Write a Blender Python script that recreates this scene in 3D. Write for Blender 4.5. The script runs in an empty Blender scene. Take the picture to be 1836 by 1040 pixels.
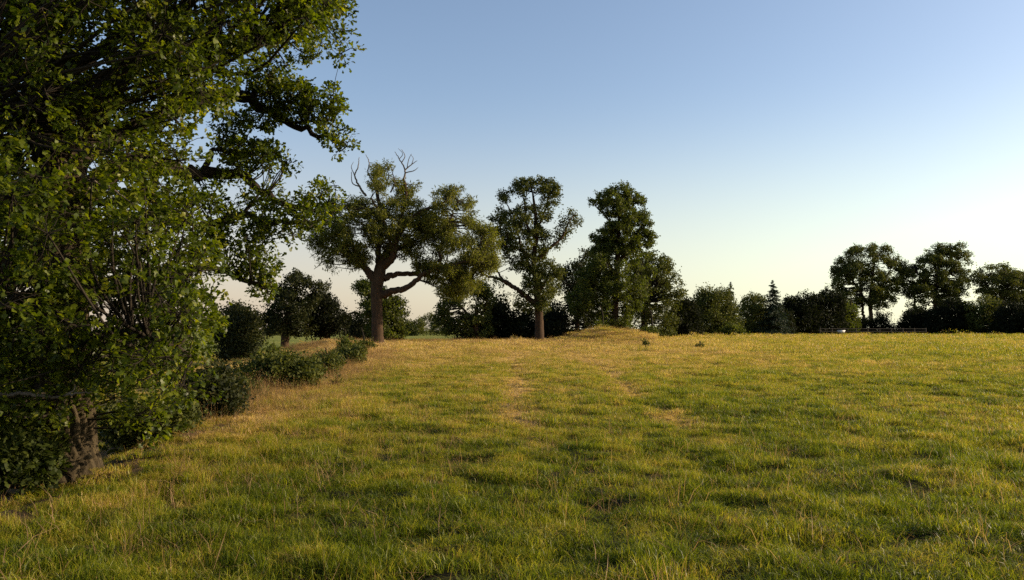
import bpy, math
import numpy as np
from mathutils import Matrix, Vector

# ------------------------------------------------------------------ camera, light, sky
scene = bpy.context.scene
COL = scene.collection
F = 1428.0                     # focal length in photo pixels (28 mm on 36 mm)
EYE = 1.65
PITCH = math.atan(72 / F)
cam_d = bpy.data.cameras.new('camera'); cam_d.sensor_width = 36; cam_d.lens = 36 * F / 1836
cam_d.clip_start = 0.05; cam_d.clip_end = 9000
cam = bpy.data.objects.new('camera', cam_d); COL.objects.link(cam)
cam.location = (0, 0, EYE); cam.rotation_euler = (math.pi / 2 + PITCH, 0, 0)
scene.camera = cam

SUN_AZ, SUN_EL = 84, 18        # degrees clockwise from the view direction; above the horizon
world = bpy.data.worlds.new('World'); scene.world = world; world.use_nodes = True
wn = world.node_tree.nodes; wl = world.node_tree.links; wn.clear()
sky = wn.new('ShaderNodeTexSky'); sky.sky_type = 'NISHITA'; sky.sun_disc = False
sky.sun_elevation = math.radians(SUN_EL); sky.sun_rotation = math.radians(SUN_AZ)
sky.air_density = 1.0; sky.dust_density = 1.3; sky.ozone_density = 1.5; sky.altitude = 50
bg = wn.new('ShaderNodeBackground'); bg.inputs['Strength'].default_value = 0.13
wo = wn.new('ShaderNodeOutputWorld')
# the low band of evening air: peach away from the sun, pale yellow towards it
tc_ = wn.new('ShaderNodeTexCoord'); sx_ = wn.new('ShaderNodeSeparateXYZ'); wl.new(tc_.outputs['Generated'], sx_.inputs[0])
el_ = wn.new('ShaderNodeMapRange'); el_.interpolation_type = 'SMOOTHERSTEP'
for i_, v_ in ((1, -.02), (2, .32), (3, .60), (4, 0)): el_.inputs[i_].default_value = v_
wl.new(sx_.outputs['Z'], el_.inputs[0])
az_ = wn.new('ShaderNodeMapRange'); az_.interpolation_type = 'SMOOTHSTEP'
for i_, v_ in ((1, -.45), (2, .75), (3, 0), (4, 1)): az_.inputs[i_].default_value = v_
wl.new(sx_.outputs['X'], az_.inputs[0])
rp_ = wn.new('ShaderNodeMix'); rp_.data_type = 'RGBA'; wl.new(az_.outputs[0], rp_.inputs[0])
rp_.inputs[6].default_value = (3.7, 2.85, 2.3, 1); rp_.inputs[7].default_value = (6.3, 6.9, 4.9, 1)
tn_ = wn.new('ShaderNodeMix'); tn_.data_type = 'RGBA'; tn_.blend_type = 'MULTIPLY'; tn_.inputs[0].default_value = 1
wl.new(sky.outputs[0], tn_.inputs[6]); tn_.inputs[7].default_value = (1.06, 1.0, .99, 1)
mx_ = wn.new('ShaderNodeMix'); mx_.data_type = 'RGBA'; wl.new(el_.outputs[0], mx_.inputs[0])
wl.new(tn_.outputs[2], mx_.inputs[6]); wl.new(rp_.outputs[2], mx_.inputs[7])
wl.new(mx_.outputs[2], bg.inputs[0]); wl.new(bg.outputs[0], wo.inputs[0])

sd = bpy.data.lights.new('sun', 'SUN'); sd.energy = 5.0; sd.angle = math.radians(0.5); sd.color = (1.0, 0.80, 0.55)
sun = bpy.data.objects.new('sun', sd); COL.objects.link(sun)
az, el = math.radians(SUN_AZ), math.radians(SUN_EL)
to_sun = Vector((math.sin(az) * math.cos(el), math.cos(az) * math.cos(el), math.sin(el)))
sun.rotation_euler = to_sun.to_track_quat('Z', 'Y').to_euler()

scene.view_settings.view_transform = 'Standard'; scene.view_settings.look = 'None'
scene.view_settings.gamma = 1; scene.view_settings.use_curve_mapping = False
scene.view_settings.exposure = 0.62
scene.cycles.max_bounces = 6; scene.cycles.transparent_max_bounces = 4
scene.cycles.diffuse_bounces = 3; scene.cycles.transmission_bounces = 3; scene.cycles.glossy_bounces = 2
scene.cycles.use_denoising = False

# ------------------------------------------------------------------ helpers
rs = np.random.RandomState(7)

def at(u, v, d):
    """a point of the photograph (pixel of 1836x1040) at world depth d (metres ahead)"""
    a = (u - 918) / F; b = (520 - v) / F
    cp, sp = math.cos(PITCH), math.sin(PITCH)
    k = d / (cp - b * sp)
    return np.array([a * k, d, EYE + (sp + b * cp) * k])

def smooth(a, b, x):
    t = np.clip((np.asarray(x, float) - a) / (b - a), 0, 1)
    return t * t * (3 - 2 * t)

def _hash(ix, iy, s):
    h = (ix.astype(np.int64) * 374761393 + iy.astype(np.int64) * 668265263 + s * 974634777) & 0xffffffff
    h = ((h ^ (h >> 13)) * 1274126177) & 0xffffffff
    h = (h ^ (h >> 16)) & 0xffff
    return h / 65535.0

def noise(x, y, s=0):
    x = np.asarray(x, float); y = np.asarray(y, float)
    ix = np.floor(x); iy = np.floor(y); fx = x - ix; fy = y - iy
    fx = fx * fx * (3 - 2 * fx); fy = fy * fy * (3 - 2 * fy)
    a = _hash(ix, iy, s); b = _hash(ix + 1, iy, s); c = _hash(ix, iy + 1, s); d = _hash(ix + 1, iy + 1, s)
    return (a + (b - a) * fx) * (1 - fy) + (c + (d - c) * fx) * fy

def fbm(x, y, s=0, o=3):
    r = 0; w = 0.5; t = 0
    for i in range(o):
        r = r + w * noise(x * 2 ** i, y * 2 ** i, s + 11 * i); t += w; w *= .5
    return r / t

def xb(y):
    """left boundary of the field"""
    return np.interp(y, [0, 8, 10, 13, 18, 24, 34, 50, 70, 90], [-4.3, -4.6, -4.75, -5.1, -5.7, -6.2, -7.0, -9.8, -15, -22])

HOLLOW = np.array([(1.65 * (u - 918) / (v - 592), 1.65 * F / (v - 592), r_) for u, v, r_ in [(800, 832, .30), (986, 778, .26), (992, 802, .2), (1118, 738, .36), (1235, 830, .26), (1420, 820, .34),
    (1570, 830, .32), (640, 702, .4), (880, 748, .3), (1052, 772, .26), (1650, 884, .26), (1182, 936, .18), (1060, 905, .24), (505, 905, .22), (300, 880, .3), (760, 960, .2), (1330, 905, .22), (1480, 985, .18),
    (1240, 1010, .15), (940, 870, .22), (1160, 860, .24), (1745, 900, .24), (1660, 720, .5), (1530, 660, .8), (1300, 705, .5), (1420, 690, .6), (1760, 670, .9), (1000, 700, .5), (700, 800, .26), (590, 985, .2)]])
def hollows(x, y):
    h = np.zeros(np.shape(x))
    for hx, hy, hr in HOLLOW: h = np.maximum(h, np.exp(-(((x - hx) / hr) ** 2 + ((y - hy) / (hr * .8)) ** 2)))
    return h
def ground(x, y):
    x = np.asarray(x, float); y = np.asarray(y, float)
    yy = np.clip(y, 0, None)
    z = np.interp(yy, [0, 8, 20, 35, 50, 65, 90, 150, 260], [0, 0, .16, .44, .64, .70, .68, .60, .5])
    # land beyond the ridge falls away to the valley on the left and centre
    valley = smooth(61, 98, yy) * (1 - smooth(2, 20, x))
    z = z * (1 - valley) + (-1.3) * valley
    # left of the boundary the bank drops
    t = xb(yy) - x
    drop = smooth(0, np.interp(yy, [25, 45], [2.2, 6]), t) * .6 + smooth(1.5, 12, t) * np.interp(yy, [0, 20, 45, 70], [.25, .5, .75, .7])
    drop = drop * (1 - valley) * (y > -5)
    z = z - drop
    z = z - .35 * np.exp(-((t - 1.6) / .9) ** 2) * smooth(5, 9, yy) * (1 - smooth(26, 34, yy))
    # grassy mound
    mx = x - 7.3; my = y - 61
    z = z + 1.0 * np.exp(-np.where(mx < 0, np.abs(mx / 2.5) ** 2.6, (mx / 3.3) ** 2) - (my / 2.8) ** 2)
    # far land undulation
    far = smooth(250, 900, np.hypot(x, y))
    z = z + far * ((fbm(x / 700, y / 700, 5) - .5) * 6 - .5)
    # hummocks
    near = 1 - smooth(60, 110, np.hypot(x, y))
    z = z + near * ((fbm(x * 2.3, y * 2.3, 21, 3) - .5) * .18 + (noise(x * .32, y * .32, 3) - .5) * .07)
    z = z - .08 * hollows(x, y)
    # two old wheel tracks
    for tx in (0.15, 3.05):
        c = tx + (noise(y * .12, y * 0 + tx, 9) - .5) * .5
        z = z - .05 * np.exp(-((x - c) / .28) ** 2) * smooth(11, 15, y) * (1 - smooth(50, 58, y))
    return z

def gz(x, y): return float(ground(np.array([x]), np.array([y]))[0])

def mesh_np(name, V, faces_list, attrs=None, smooth_shade=False, mat_index=None):
    """faces_list: list of int arrays (n,k)"""
    me = bpy.data.meshes.new(name)
    V = np.asarray(V, np.float32)
    faces_list = [np.asarray(f, np.int32) for f in faces_list if len(f)]
    nf = sum(len(f) for f in faces_list); loops = np.concatenate([f.ravel() for f in faces_list])
    tot = np.concatenate([np.full(len(f), f.shape[1], np.int32) for f in faces_list])
    st = np.concatenate([[0], np.cumsum(tot)[:-1]]).astype(np.int32)
    me.vertices.add(len(V)); me.vertices.foreach_set('co', V.ravel())
    me.loops.add(len(loops)); me.loops.foreach_set('vertex_index', loops)
    me.polygons.add(nf); me.polygons.foreach_set('loop_start', st); me.polygons.foreach_set('loop_total', tot)
    if smooth_shade: me.polygons.foreach_set('use_smooth', np.ones(nf, bool))
    for k, a in (attrs or {}).items():
        at_ = me.attributes.new(k, 'FLOAT', 'POINT'); at_.data.foreach_set('value', np.asarray(a, np.float32))
    me.update(); me.validate()
    return me

def link(name, me, mat, parent=None, loc=None):
    o = bpy.data.objects.new(name, me); COL.objects.link(o)
    if mat and me is not None and not me.materials: me.materials.append(mat)
    if parent: o.parent = parent
    if loc is not None: o.location = loc
    return o

def tag(o, label=None, cat=None, group=None, kind=None):
    if label: o['label'] = label
    if cat: o['category'] = cat
    if group: o['group'] = group
    if kind: o['kind'] = kind
    return o

def empty(name, loc):
    o = bpy.data.objects.new(name, None); COL.objects.link(o); o.location = loc; o.empty_display_size = .2
    return o

# ------------------------------------------------------------------ materials
def nodes(name):
    m = bpy.data.materials.new(name); m.use_nodes = True
    nt = m.node_tree; nt.nodes.clear()
    return m, nt.nodes, nt.links

def ramp(N, stops):
    r = N.new('ShaderNodeValToRGB'); e = r.color_ramp.elements
    while len(e) > 1: e.remove(e[0])
    e[0].position = stops[0][0]; e[0].color = (*stops[0][1], 1)
    for p, c in stops[1:]:
        k = e.new(p); k.color = (*c, 1)
    return r

def leaf_mat(name, stops, transl=.4, rough=.5, spec=.35, tcol=(1.5, 1.7, .5)):
    m, N, L = nodes(name)
    a = N.new('ShaderNodeAttribute'); a.attribute_name = 'rnd'
    r = ramp(N, stops); L.new(a.outputs['Fac'], r.inputs[0])
    p = N.new('ShaderNodeBsdfPrincipled'); p.inputs['Roughness'].default_value = rough
    p.inputs['Specular IOR Level'].default_value = spec
    L.new(r.outputs[0], p.inputs['Base Color'])
    t = N.new('ShaderNodeBsdfTranslucent')
    mx = N.new('ShaderNodeMix'); mx.data_type = 'RGBA'; mx.blend_type = 'MULTIPLY'; mx.inputs[0].default_value = 1
    L.new(r.outputs[0], mx.inputs[6]); mx.inputs[7].default_value = (*tcol, 1)
    L.new(mx.outputs[2], t.inputs[0])
    s = N.new('ShaderNodeMixShader'); s.inputs[0].default_value = transl
    L.new(p.outputs[0], s.inputs[1]); L.new(t.outputs[0], s.inputs[2])
    o = N.new('ShaderNodeOutputMaterial'); L.new(s.outputs[0], o.inputs[0])
    return m

M_OAKLEAF = leaf_mat('oak_leaf', [(0, (.026, .040, .005)), (.5, (.070, .096, .008)), (.85, (.13, .152, .013)), (1, (.19, .195, .02))], .5, .42, .25, (1.6, 1.6, .3))
M_WISP = leaf_mat('wispy_leaf', [(0, (.060, .062, .013)), (.6, (.12, .118, .021)), (1, (.18, .165, .034))], .42, .6, .15)
M_LEAF = leaf_mat('tree_leaf', [(0, (.032, .042, .010)), (.6, (.074, .084, .017)), (1, (.13, .13, .028))], .3, .65, .12, (1.4, 1.4, .5))
M_BRIGHT = leaf_mat('bright_leaf', [(0, (.034, .043, .009)), (.6, (.070, .080, .015)), (1, (.12, .12, .025))], .42, .6, .15)
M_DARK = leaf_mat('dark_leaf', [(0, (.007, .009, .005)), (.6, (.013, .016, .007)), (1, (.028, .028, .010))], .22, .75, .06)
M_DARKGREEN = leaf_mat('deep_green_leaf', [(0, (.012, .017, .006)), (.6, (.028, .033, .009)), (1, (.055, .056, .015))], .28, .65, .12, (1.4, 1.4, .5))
M_OAKDARK = leaf_mat('shaded_oak_leaf', [(0, (.015, .022, .004)), (.6, (.035, .046, .007)), (1, (.07, .08, .012))], .3, .6, .12)  # darker copy of the oak leaf, with shade put into its colour
M_CONIFER = leaf_mat('conifer_needle', [(0, (.016, .026, .014)), (1, (.04, .055, .024))], .15, .6, .25)

def grass_mat(name, dry_shift=0.0, spec=.25, stops=None):
    m, N, L = nodes(name)
    ad = N.new('ShaderNodeAttribute'); ad.attribute_type = 'INSTANCER'; ad.attribute_name = 'dry'
    ab = N.new('ShaderNodeAttribute'); ab.attribute_name = 'rnd'
    at_ = N.new('ShaderNodeAttribute'); at_.attribute_name = 'tip'
    geo = N.new('ShaderNodeNewGeometry')
    n1 = N.new('ShaderNodeTexNoise'); n1.inputs['Scale'].default_value = 2.3; n1.inputs['Detail'].default_value = 3
    L.new(geo.outputs['Position'], n1.inputs['Vector'])
    def math_(op, a, b, c=None):
        k = N.new('ShaderNodeMath'); k.operation = op
        for i, q in enumerate((a, b, c)):
            if q is None: continue
            if isinstance(q, (int, float)): k.inputs[i].default_value = q
            else: L.new(q, k.inputs[i])
        return k.outputs[0]
    v = math_('ADD', ad.outputs['Fac'], dry_shift)
    v = math_('MULTIPLY_ADD', ab.outputs['Fac'], .60, v)
    v = math_('ADD', v, -.29)
    w = math_('MULTIPLY_ADD', n1.outputs[0], .9, -.45)
    v = math_('ADD', v, w)
    v = math_('MULTIPLY_ADD', at_.outputs['Fac'], .10, v)
    r = ramp(N, stops or [(0, (.066, .088, .006)), (.2, (.160, .190, .008)), (.42, (.270, .255, .016)), (.62, (.36, .27, .042)), (.8, (.46, .30, .095)), (1, (.58, .40, .19))])
    L.new(v, r.inputs[0])
    p = N.new('ShaderNodeBsdfPrincipled'); p.inputs['Roughness'].default_value = .42
    p.inputs['Specular IOR Level'].default_value = spec
    L.new(r.outputs[0], p.inputs['Base Color'])
    t = N.new('ShaderNodeBsdfTranslucent')
    mx = N.new('ShaderNodeMix'); mx.data_type = 'RGBA'; mx.blend_type = 'MULTIPLY'; mx.inputs[0].default_value = 1
    L.new(r.outputs[0], mx.inputs[6]); mx.inputs[7].default_value = (1.25, 1.3, .7, 1)
    L.new(mx.outputs[2], t.inputs[0])
    s = N.new('ShaderNodeMixShader'); s.inputs[0].default_value = .5
    L.new(p.outputs[0], s.inputs[1]); L.new(t.outputs[0], s.inputs[2])
    o = N.new('ShaderNodeOutputMaterial'); L.new(s.outputs[0], o.inputs[0])
    return m
M_GRASS = grass_mat('meadow_grass_blade')
M_SEED = grass_mat('dry_grass_stem', .06, .08, [(0, (.11, .09, .02)), (.4, (.20, .13, .05)), (.7, (.27, .16, .08)), (1, (.36, .23, .13))])

def bark_mat(name, c1, c2, scale=6, bump=.6):
    m, N, L = nodes(name)
    tc = N.new('ShaderNodeTexCoord'); mp = N.new('ShaderNodeMapping'); mp.inputs['Scale'].default_value = (1, 1, .22)
    L.new(tc.outputs['Object'], mp.inputs[0])
    n = N.new('ShaderNodeTexNoise'); n.inputs['Scale'].default_value = scale; n.inputs['Detail'].default_value = 8; n.inputs['Roughness'].default_value = .7
    L.new(mp.outputs[0], n.inputs['Vector'])
    r = ramp(N, [(.3, c1), (.7, c2)]); L.new(n.outputs[0], r.inputs[0])
    p = N.new('ShaderNodeBsdfPrincipled'); p.inputs['Roughness'].default_value = .9; p.inputs['Specular IOR Level'].default_value = .15
    L.new(r.outputs[0], p.inputs['Base Color'])
    b = N.new('ShaderNodeBump'); b.inputs['Strength'].default_value = bump; b.inputs['Distance'].default_value = .03
    L.new(n.outputs[0], b.inputs['Height']); L.new(b.outputs[0], p.inputs['Normal'])
    o = N.new('ShaderNodeOutputMaterial'); L.new(p.outputs[0], o.inputs[0])
    return m
M_BARK = bark_mat('oak_bark', (.016, .012, .007), (.085, .064, .034), 12, .9)
M_BARK2 = bark_mat('grey_bark', (.022, .014, .008), (.080, .048, .027), 9)
M_LIMB = bark_mat('dark_limb_bark', (.018, .014, .010), (.05, .038, .026), 9, .6)
M_DEAD = bark_mat('dead_wood', (.09, .07, .05), (.2, .16, .12), 8, .3)
M_TWIG = bark_mat('twig_bark', (.012, .010, .007), (.035, .027, .018), 8, .2)
M_WOODRAIL = bark_mat('weathered_rail', (.025, .021, .016), (.06, .05, .04), 5, .2)

def ground_mat():
    m, N, L = nodes('soil_and_turf')
    geo = N.new('ShaderNodeNewGeometry')
    ad = N.new('ShaderNodeAttribute'); ad.attribute_name = 'dry'
    ae = N.new('ShaderNodeAttribute'); ae.attribute_name = 'earth'
    af = N.new('ShaderNodeAttribute'); af.attribute_name = 'field'
    n1 = N.new('ShaderNodeTexNoise'); n1.inputs['Scale'].default_value = 3.5; n1.inputs['Detail'].default_value = 9; n1.inputs['Roughness'].default_value = .68
    n2 = N.new('ShaderNodeTexNoise'); n2.inputs['Scale'].default_value = 55; n2.inputs['Detail'].default_value = 8; n2.inputs['Roughness'].default_value = .8
    L.new(geo.outputs['Position'], n1.inputs['Vector']); L.new(geo.outputs['Position'], n2.inputs['Vector'])
    def math_(op, a, b, c=None):
        k = N.new('ShaderNodeMath'); k.operation = op
        for i, q in enumerate((a, b, c)):
            if q is None: continue
            if isinstance(q, (int, float)): k.inputs[i].default_value = q
            else: L.new(q, k.inputs[i])
        return k.outputs[0]
    v = math_('MULTIPLY_ADD', n1.outputs[0], .6, ad.outputs['Fac'])
    v = math_('MULTIPLY_ADD', n2.outputs[0], 1.1, v)
    v = math_('ADD', v, -.82)
    r = ramp(N, [(0, (.018, .016, .006)), (.3, (.050, .044, .012)), (.55, (.13, .10, .030)), (.8, (.26, .19, .065)), (1, (.38, .28, .13))])
    L.new(v, r.inputs[0])
    r2 = ramp(N, [(.3, (.035, .022, .012)), (.55, (.10, .062, .034)), (.75, (.2, .14, .08))]); L.new(n1.outputs[0], r2.inputs[0])
    mx = N.new('ShaderNodeMix'); mx.data_type = 'RGBA'; L.new(ae.outputs['Fac'], mx.inputs[0]); L.new(r.outputs[0], mx.inputs[6]); L.new(r2.outputs[0], mx.inputs[7])
    n3 = N.new('ShaderNodeTexNoise'); n3.inputs['Scale'].default_value = .035; n3.inputs['Detail'].default_value = 6
    L.new(geo.outputs['Position'], n3.inputs['Vector'])
    r3 = ramp(N, [(.3, (.10, .12, .016)), (.55, (.16, .17, .024)), (.75, (.24, .21, .045))]); L.new(n3.outputs[0], r3.inputs[0])
    m3 = N.new('ShaderNodeMix'); m3.data_type = 'RGBA'; L.new(af.outputs['Fac'], m3.inputs[0]); L.new(mx.outputs[2], m3.inputs[6]); L.new(r3.outputs[0], m3.inputs[7])
    mx = m3
    p = N.new('ShaderNodeBsdfPrincipled'); p.inputs['Roughness'].default_value = .95; p.inputs['Specular IOR Level'].default_value = .1
    L.new(mx.outputs[2], p.inputs['Base Color'])
    b = N.new('ShaderNodeBump'); b.inputs['Strength'].default_value = .8; b.inputs['Distance'].default_value = .05
    hs_ = N.new('ShaderNodeMath'); hs_.operation = 'ADD'; L.new(n1.outputs[0], hs_.inputs[0]); L.new(n2.outputs[0], hs_.inputs[1]); L.new(hs_.outputs[0], b.inputs['Height']); L.new(b.outputs[0], p.inputs['Normal'])
    o = N.new('ShaderNodeOutputMaterial'); L.new(p.outputs[0], o.inputs[0])
    return m
M_GROUND = ground_mat()

# ------------------------------------------------------------------ dryness of the sward (its own colour, not light)
def dryness(x, y):
    a = x / np.maximum(y, 1)
    far = smooth(12, 42, y)
    left = 1 - .58 * smooth(.05, .5, a)
    d = .22 + .52 * far * left
    d = d + (fbm(x * .22, y * .14, 40, 3) - .5) * .45 * (1 - .35 * far)
    d = d + (fbm(x * 2.2, y * 1.7, 60, 2) - .5) * .6
    t = x - xb(y)
    d = d + .34 * np.exp(-(t / 1.6) ** 2) * smooth(4, 14, y)
    for tx in (0.15, 3.05):
        c = tx + (noise(y * .12, y * 0 + tx, 9) - .5) * .5
        d = d + .62 * np.exp(-((x - c) / .34) ** 2) * smooth(10, 15, y) * (1 - smooth(50, 60, y)) * smooth(.1, .4, noise(y * .35, y * 0 + tx, 77))
    # green land beyond the boundary and the ridge
    out = smooth(6, 14, -t)
    d = d * (1 - .55 * out) + .02 * out
    d = np.where((y > 75) & (x < 10), .14 + .1 * noise(x / 30, y / 60, 8), d)
    return np.clip(d, 0, 1)

def earth(x, y):
    t = x - xb(y)
    e = np.exp(-((t + .05) / .55) ** 2) * smooth(5, 8, y) * (1 - smooth(13, 18, y)) * smooth(.25, .5, fbm(x * 2.5, y * 1.2, 55, 2))
    under = (1 - smooth(-1.5, -.3, t)) * (1 - smooth(13, 20, y)) * smooth(2, 5, y) * (1 - smooth(10, 14, -t))
    return np.clip(np.maximum(e, under * .9), 0, 1)

# ------------------------------------------------------------------ the ground sheet (polar grid about the camera)
def build_ground():
    ang = np.concatenate([np.linspace(-180, -50, 33)[:-1], np.linspace(-50, 50, 260), np.linspace(50, 180, 33)[1:-1]])
    rad = [0.4]
    while rad[-1] < 5200: rad.append(rad[-1] * (1.021 if rad[-1] < 120 else 1.06))
    rad = np.array(rad)
    A, R = np.meshgrid(np.radians(ang), rad)
    X = R * np.sin(A); Y = R * np.cos(A); Z = ground(X, Y)
    n, m_ = X.shape
    V = np.stack([X, Y, Z], -1).reshape(-1, 3)
    V = np.vstack([V, [[0, 0, gz(0, 0)]]])
    i = np.arange(n - 1)[:, None]; j = np.arange(m_)[None]
    jn = (j + 1) % m_
    q = np.stack([i * m_ + j, i * m_ + jn, (i + 1) * m_ + jn, (i + 1) * m_ + j], -1).reshape(-1, 4)[:, ::-1]
    tri = np.stack([np.full(m_, n * m_), (np.arange(m_) + 1) % m_, np.arange(m_)], -1)[:, ::-1]
    fx, fy = V[:, 0], V[:, 1]
    fld = np.maximum(smooth(85, 110, fy) * (1 - smooth(8, 16, fx)), np.maximum(smooth(7, 14, xb(np.clip(fy, 0, 90)) - fx), smooth(180, 230, np.hypot(fx, fy))))
    me = mesh_np('ground', V, [q, tri], {'dry': dryness(V[:, 0], V[:, 1]), 'earth': earth(V[:, 0], V[:, 1]), 'field': fld}, True)
    o = link('ground', me, M_GROUND)
    tag(o, 'rolling meadow ground with a low bank on the left', kind='structure')
build_ground()

# ------------------------------------------------------------------ grass
def tuft_mesh(name, n, radius, h0, h1, w, lean, r, heads=0, flat=0.0):
    V = []; Q = []; T = []; tip = []; rn = []; 
    ang = r.uniform(0, 2 * np.pi, n); rad = radius * np.sqrt(r.uniform(0, 1, n))
    bx = rad * np.cos(ang); by = rad * np.sin(ang)
    h = r.uniform(h0, h1, n) * (1 - .35 * (rad / radius) ** 2)
    yaw = r.uniform(0, 2 * np.pi, n); ln = np.abs(r.normal(lean, lean * .6, n)); la = r.uniform(0, 2 * np.pi, n)
    ww = w * r.uniform(.6, 1.3, n); br = r.uniform(0, 1, n)
    isf = r.uniform(0, 1, n) < flat
    ln = np.where(isf, 1.2, ln); h = np.where(isf, h * .35, h)
    for k in range(n):
        b = len(V); wx = ww[k] * math.cos(yaw[k]) / 2; wy = ww[k] * math.sin(yaw[k]) / 2
        lx = math.cos(la[k]) * ln[k] * h1; ly = math.sin(la[k]) * ln[k] * h1
        m = .55
        p0 = (bx[k], by[k], -.02); p1 = (bx[k] + lx * .28, by[k] + ly * .28, h[k] * m); p2 = (bx[k] + lx, by[k] + ly, h[k])
        V += [(p0[0] - wx, p0[1] - wy, p0[2]), (p0[0] + wx, p0[1] + wy, p0[2]),
              (p1[0] + wx * .8, p1[1] + wy * .8, p1[2]), (p1[0] - wx * .8, p1[1] - wy * .8, p1[2]), p2]
        Q.append((b, b + 1, b + 2, b + 3)); T.append((b + 3, b + 2, b + 4))
        tip += [0, 0, .55, .55, 1]; rn += [br[k]] * 5
        if heads:
            c = len(V); hl = .045 * heads; hw = max(.005 * heads, w * .9)
            d = np.array([lx * .3, ly * .3, h[k] * .45]); d /= np.linalg.norm(d)
            p2 = np.array(p2); q = p2 + d * hl; mm = p2 + d * hl * .4
            s = np.array([math.cos(yaw[k] + 1), math.sin(yaw[k] + 1), 0]) * hw; s2 = np.array([-s[1], s[0], 0])
            V += [tuple(p2), tuple(mm + s), tuple(q), tuple(mm - s), tuple(mm + s2), tuple(mm - s2)]
            Q += [(c, c + 1, c + 2, c + 3), (c, c + 4, c + 2, c + 5)]
            tip += [1] * 6; rn += [min(1, br[k] + .25)] * 6
    return mesh_np(name, V, [Q, T], {'tip': tip, 'rnd': rn})

def scatter(name, label, meshes, mat, P, rot, scl, idx, dry):
    col = bpy.data.collections.new(name + '_sources')
    for k, me in enumerate(meshes):
        me.materials.append(mat)
        o = bpy.data.objects.new('grass_tuft_%s_%02d' % (name, k), me); col.objects.link(o)
    me = bpy.data.meshes.new(name); me.vertices.add(len(P)); me.vertices.foreach_set('co', P.astype(np.float32).ravel())
    for nm, ty, dat in (('rot', 'FLOAT_VECTOR', rot), ('scl', 'FLOAT_VECTOR', scl), ('idx', 'INT', idx), ('dry', 'FLOAT', dry)):
        a = me.attributes.new(nm, ty, 'POINT')
        a.data.foreach_set('vector' if ty == 'FLOAT_VECTOR' else 'value', np.ascontiguousarray(dat, np.int32 if ty == 'INT' else np.float32).ravel())
    me.update()
    ob = bpy.data.objects.new(name, me); COL.objects.link(ob)
    ng = bpy.data.node_groups.new(name + '_nodes', 'GeometryNodeTree')
    ng.interface.new_socket('Geometry', in_out='INPUT', socket_type='NodeSocketGeometry')
    ng.interface.new_socket('Geometry', in_out='OUTPUT', socket_type='NodeSocketGeometry')
    N = ng.nodes; L = ng.links
    gi = N.new('NodeGroupInput'); go = N.new('NodeGroupOutput')
    ci = N.new('GeometryNodeCollectionInfo'); ci.inputs['Collection'].default_value = col
    ci.inputs['Separate Children'].default_value = True; ci.inputs['Reset Children'].default_value = True
    ip = N.new('GeometryNodeInstanceOnPoints'); ip.inputs['Pick Instance'].default_value = True
    def na(nm, ty):
        k = N.new('GeometryNodeInputNamedAttribute'); k.data_type = ty; k.inputs['Name'].default_value = nm
        return k.outputs['Attribute']
    L.new(gi.outputs[0], ip.inputs['Points']); L.new(ci.outputs[0], ip.inputs['Instance'])
    L.new(na('idx', 'INT'), ip.inputs['Instance Index'])
    e2r = N.new('FunctionNodeEulerToRotation'); L.new(na('rot', 'FLOAT_VECTOR'), e2r.inputs[0]); L.new(e2r.outputs[0], ip.inputs['Rotation'])
    L.new(na('scl', 'FLOAT_VECTOR'), ip.inputs['Scale'])
    L.new(ip.outputs[0], go.inputs[0])
    md = ob.modifiers.new('scatter', 'NODES'); md.node_group = ng
    tag(ob, label, kind='stuff')
    return ob

def wedge(n, r0, r1, half_deg, r):
    """n points evenly over a ring sector in front of the camera"""
    a = np.radians(r.uniform(-half_deg, half_deg, n)); d = np.sqrt(r.uniform(r0 ** 2, r1 ** 2, n))
    return d * np.sin(a), d * np.cos(a)

def height_gain(x, y):
    t = x - xb(y)
    g = .5 + .85 * smooth(.22, .78, fbm(x * 3.4, y * 3.4, 90, 2)) ** 1.1
    g = g * (.75 + .5 * noise(x * .3, y * .3, 91))
    g = g * (1 + .5 * np.exp(-(t / 1.2) ** 2) * smooth(3, 10, y))
    for tx in (0.15, 3.05):
        c = tx + (noise(y * .12, y * 0 + tx, 9) - .5) * .5
        g = g * (1 - .4 * np.exp(-((x - c) / .3) ** 2) * smooth(11, 15, y) * (1 - smooth(50, 58, y)))
    g = g * (1 - .75 * earth(x, y)) * (1 - .45 * hollows(x, y))
    g = g * (1 - .35 * smooth(.45, .8, dryness(x, y)) * (1 - smooth(14, 30, y)))
    return g

def do_scatter(name, label, meshes, mat, x, y, hs, ws=None, dry=None, tilt=.12, seed=1):
    r = np.random.RandomState(seed)
    n = len(x); z = ground(x, y)
    rot = np.stack([r.normal(0, tilt, n), r.normal(0, tilt, n), r.uniform(0, 6.283, n)], -1)
    ws = r.uniform(.85, 1.2, n) if ws is None else ws
    scl = np.stack([ws, ws, hs], -1)
    d = dryness(x, y) if dry is None else dry
    d = np.clip(d + r.normal(0, .07, n), 0, 1)
    return scatter(name, label, meshes, mat, np.stack([x, y, z], -1), rot, scl, r.randint(0, len(meshes), n), d)

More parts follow.
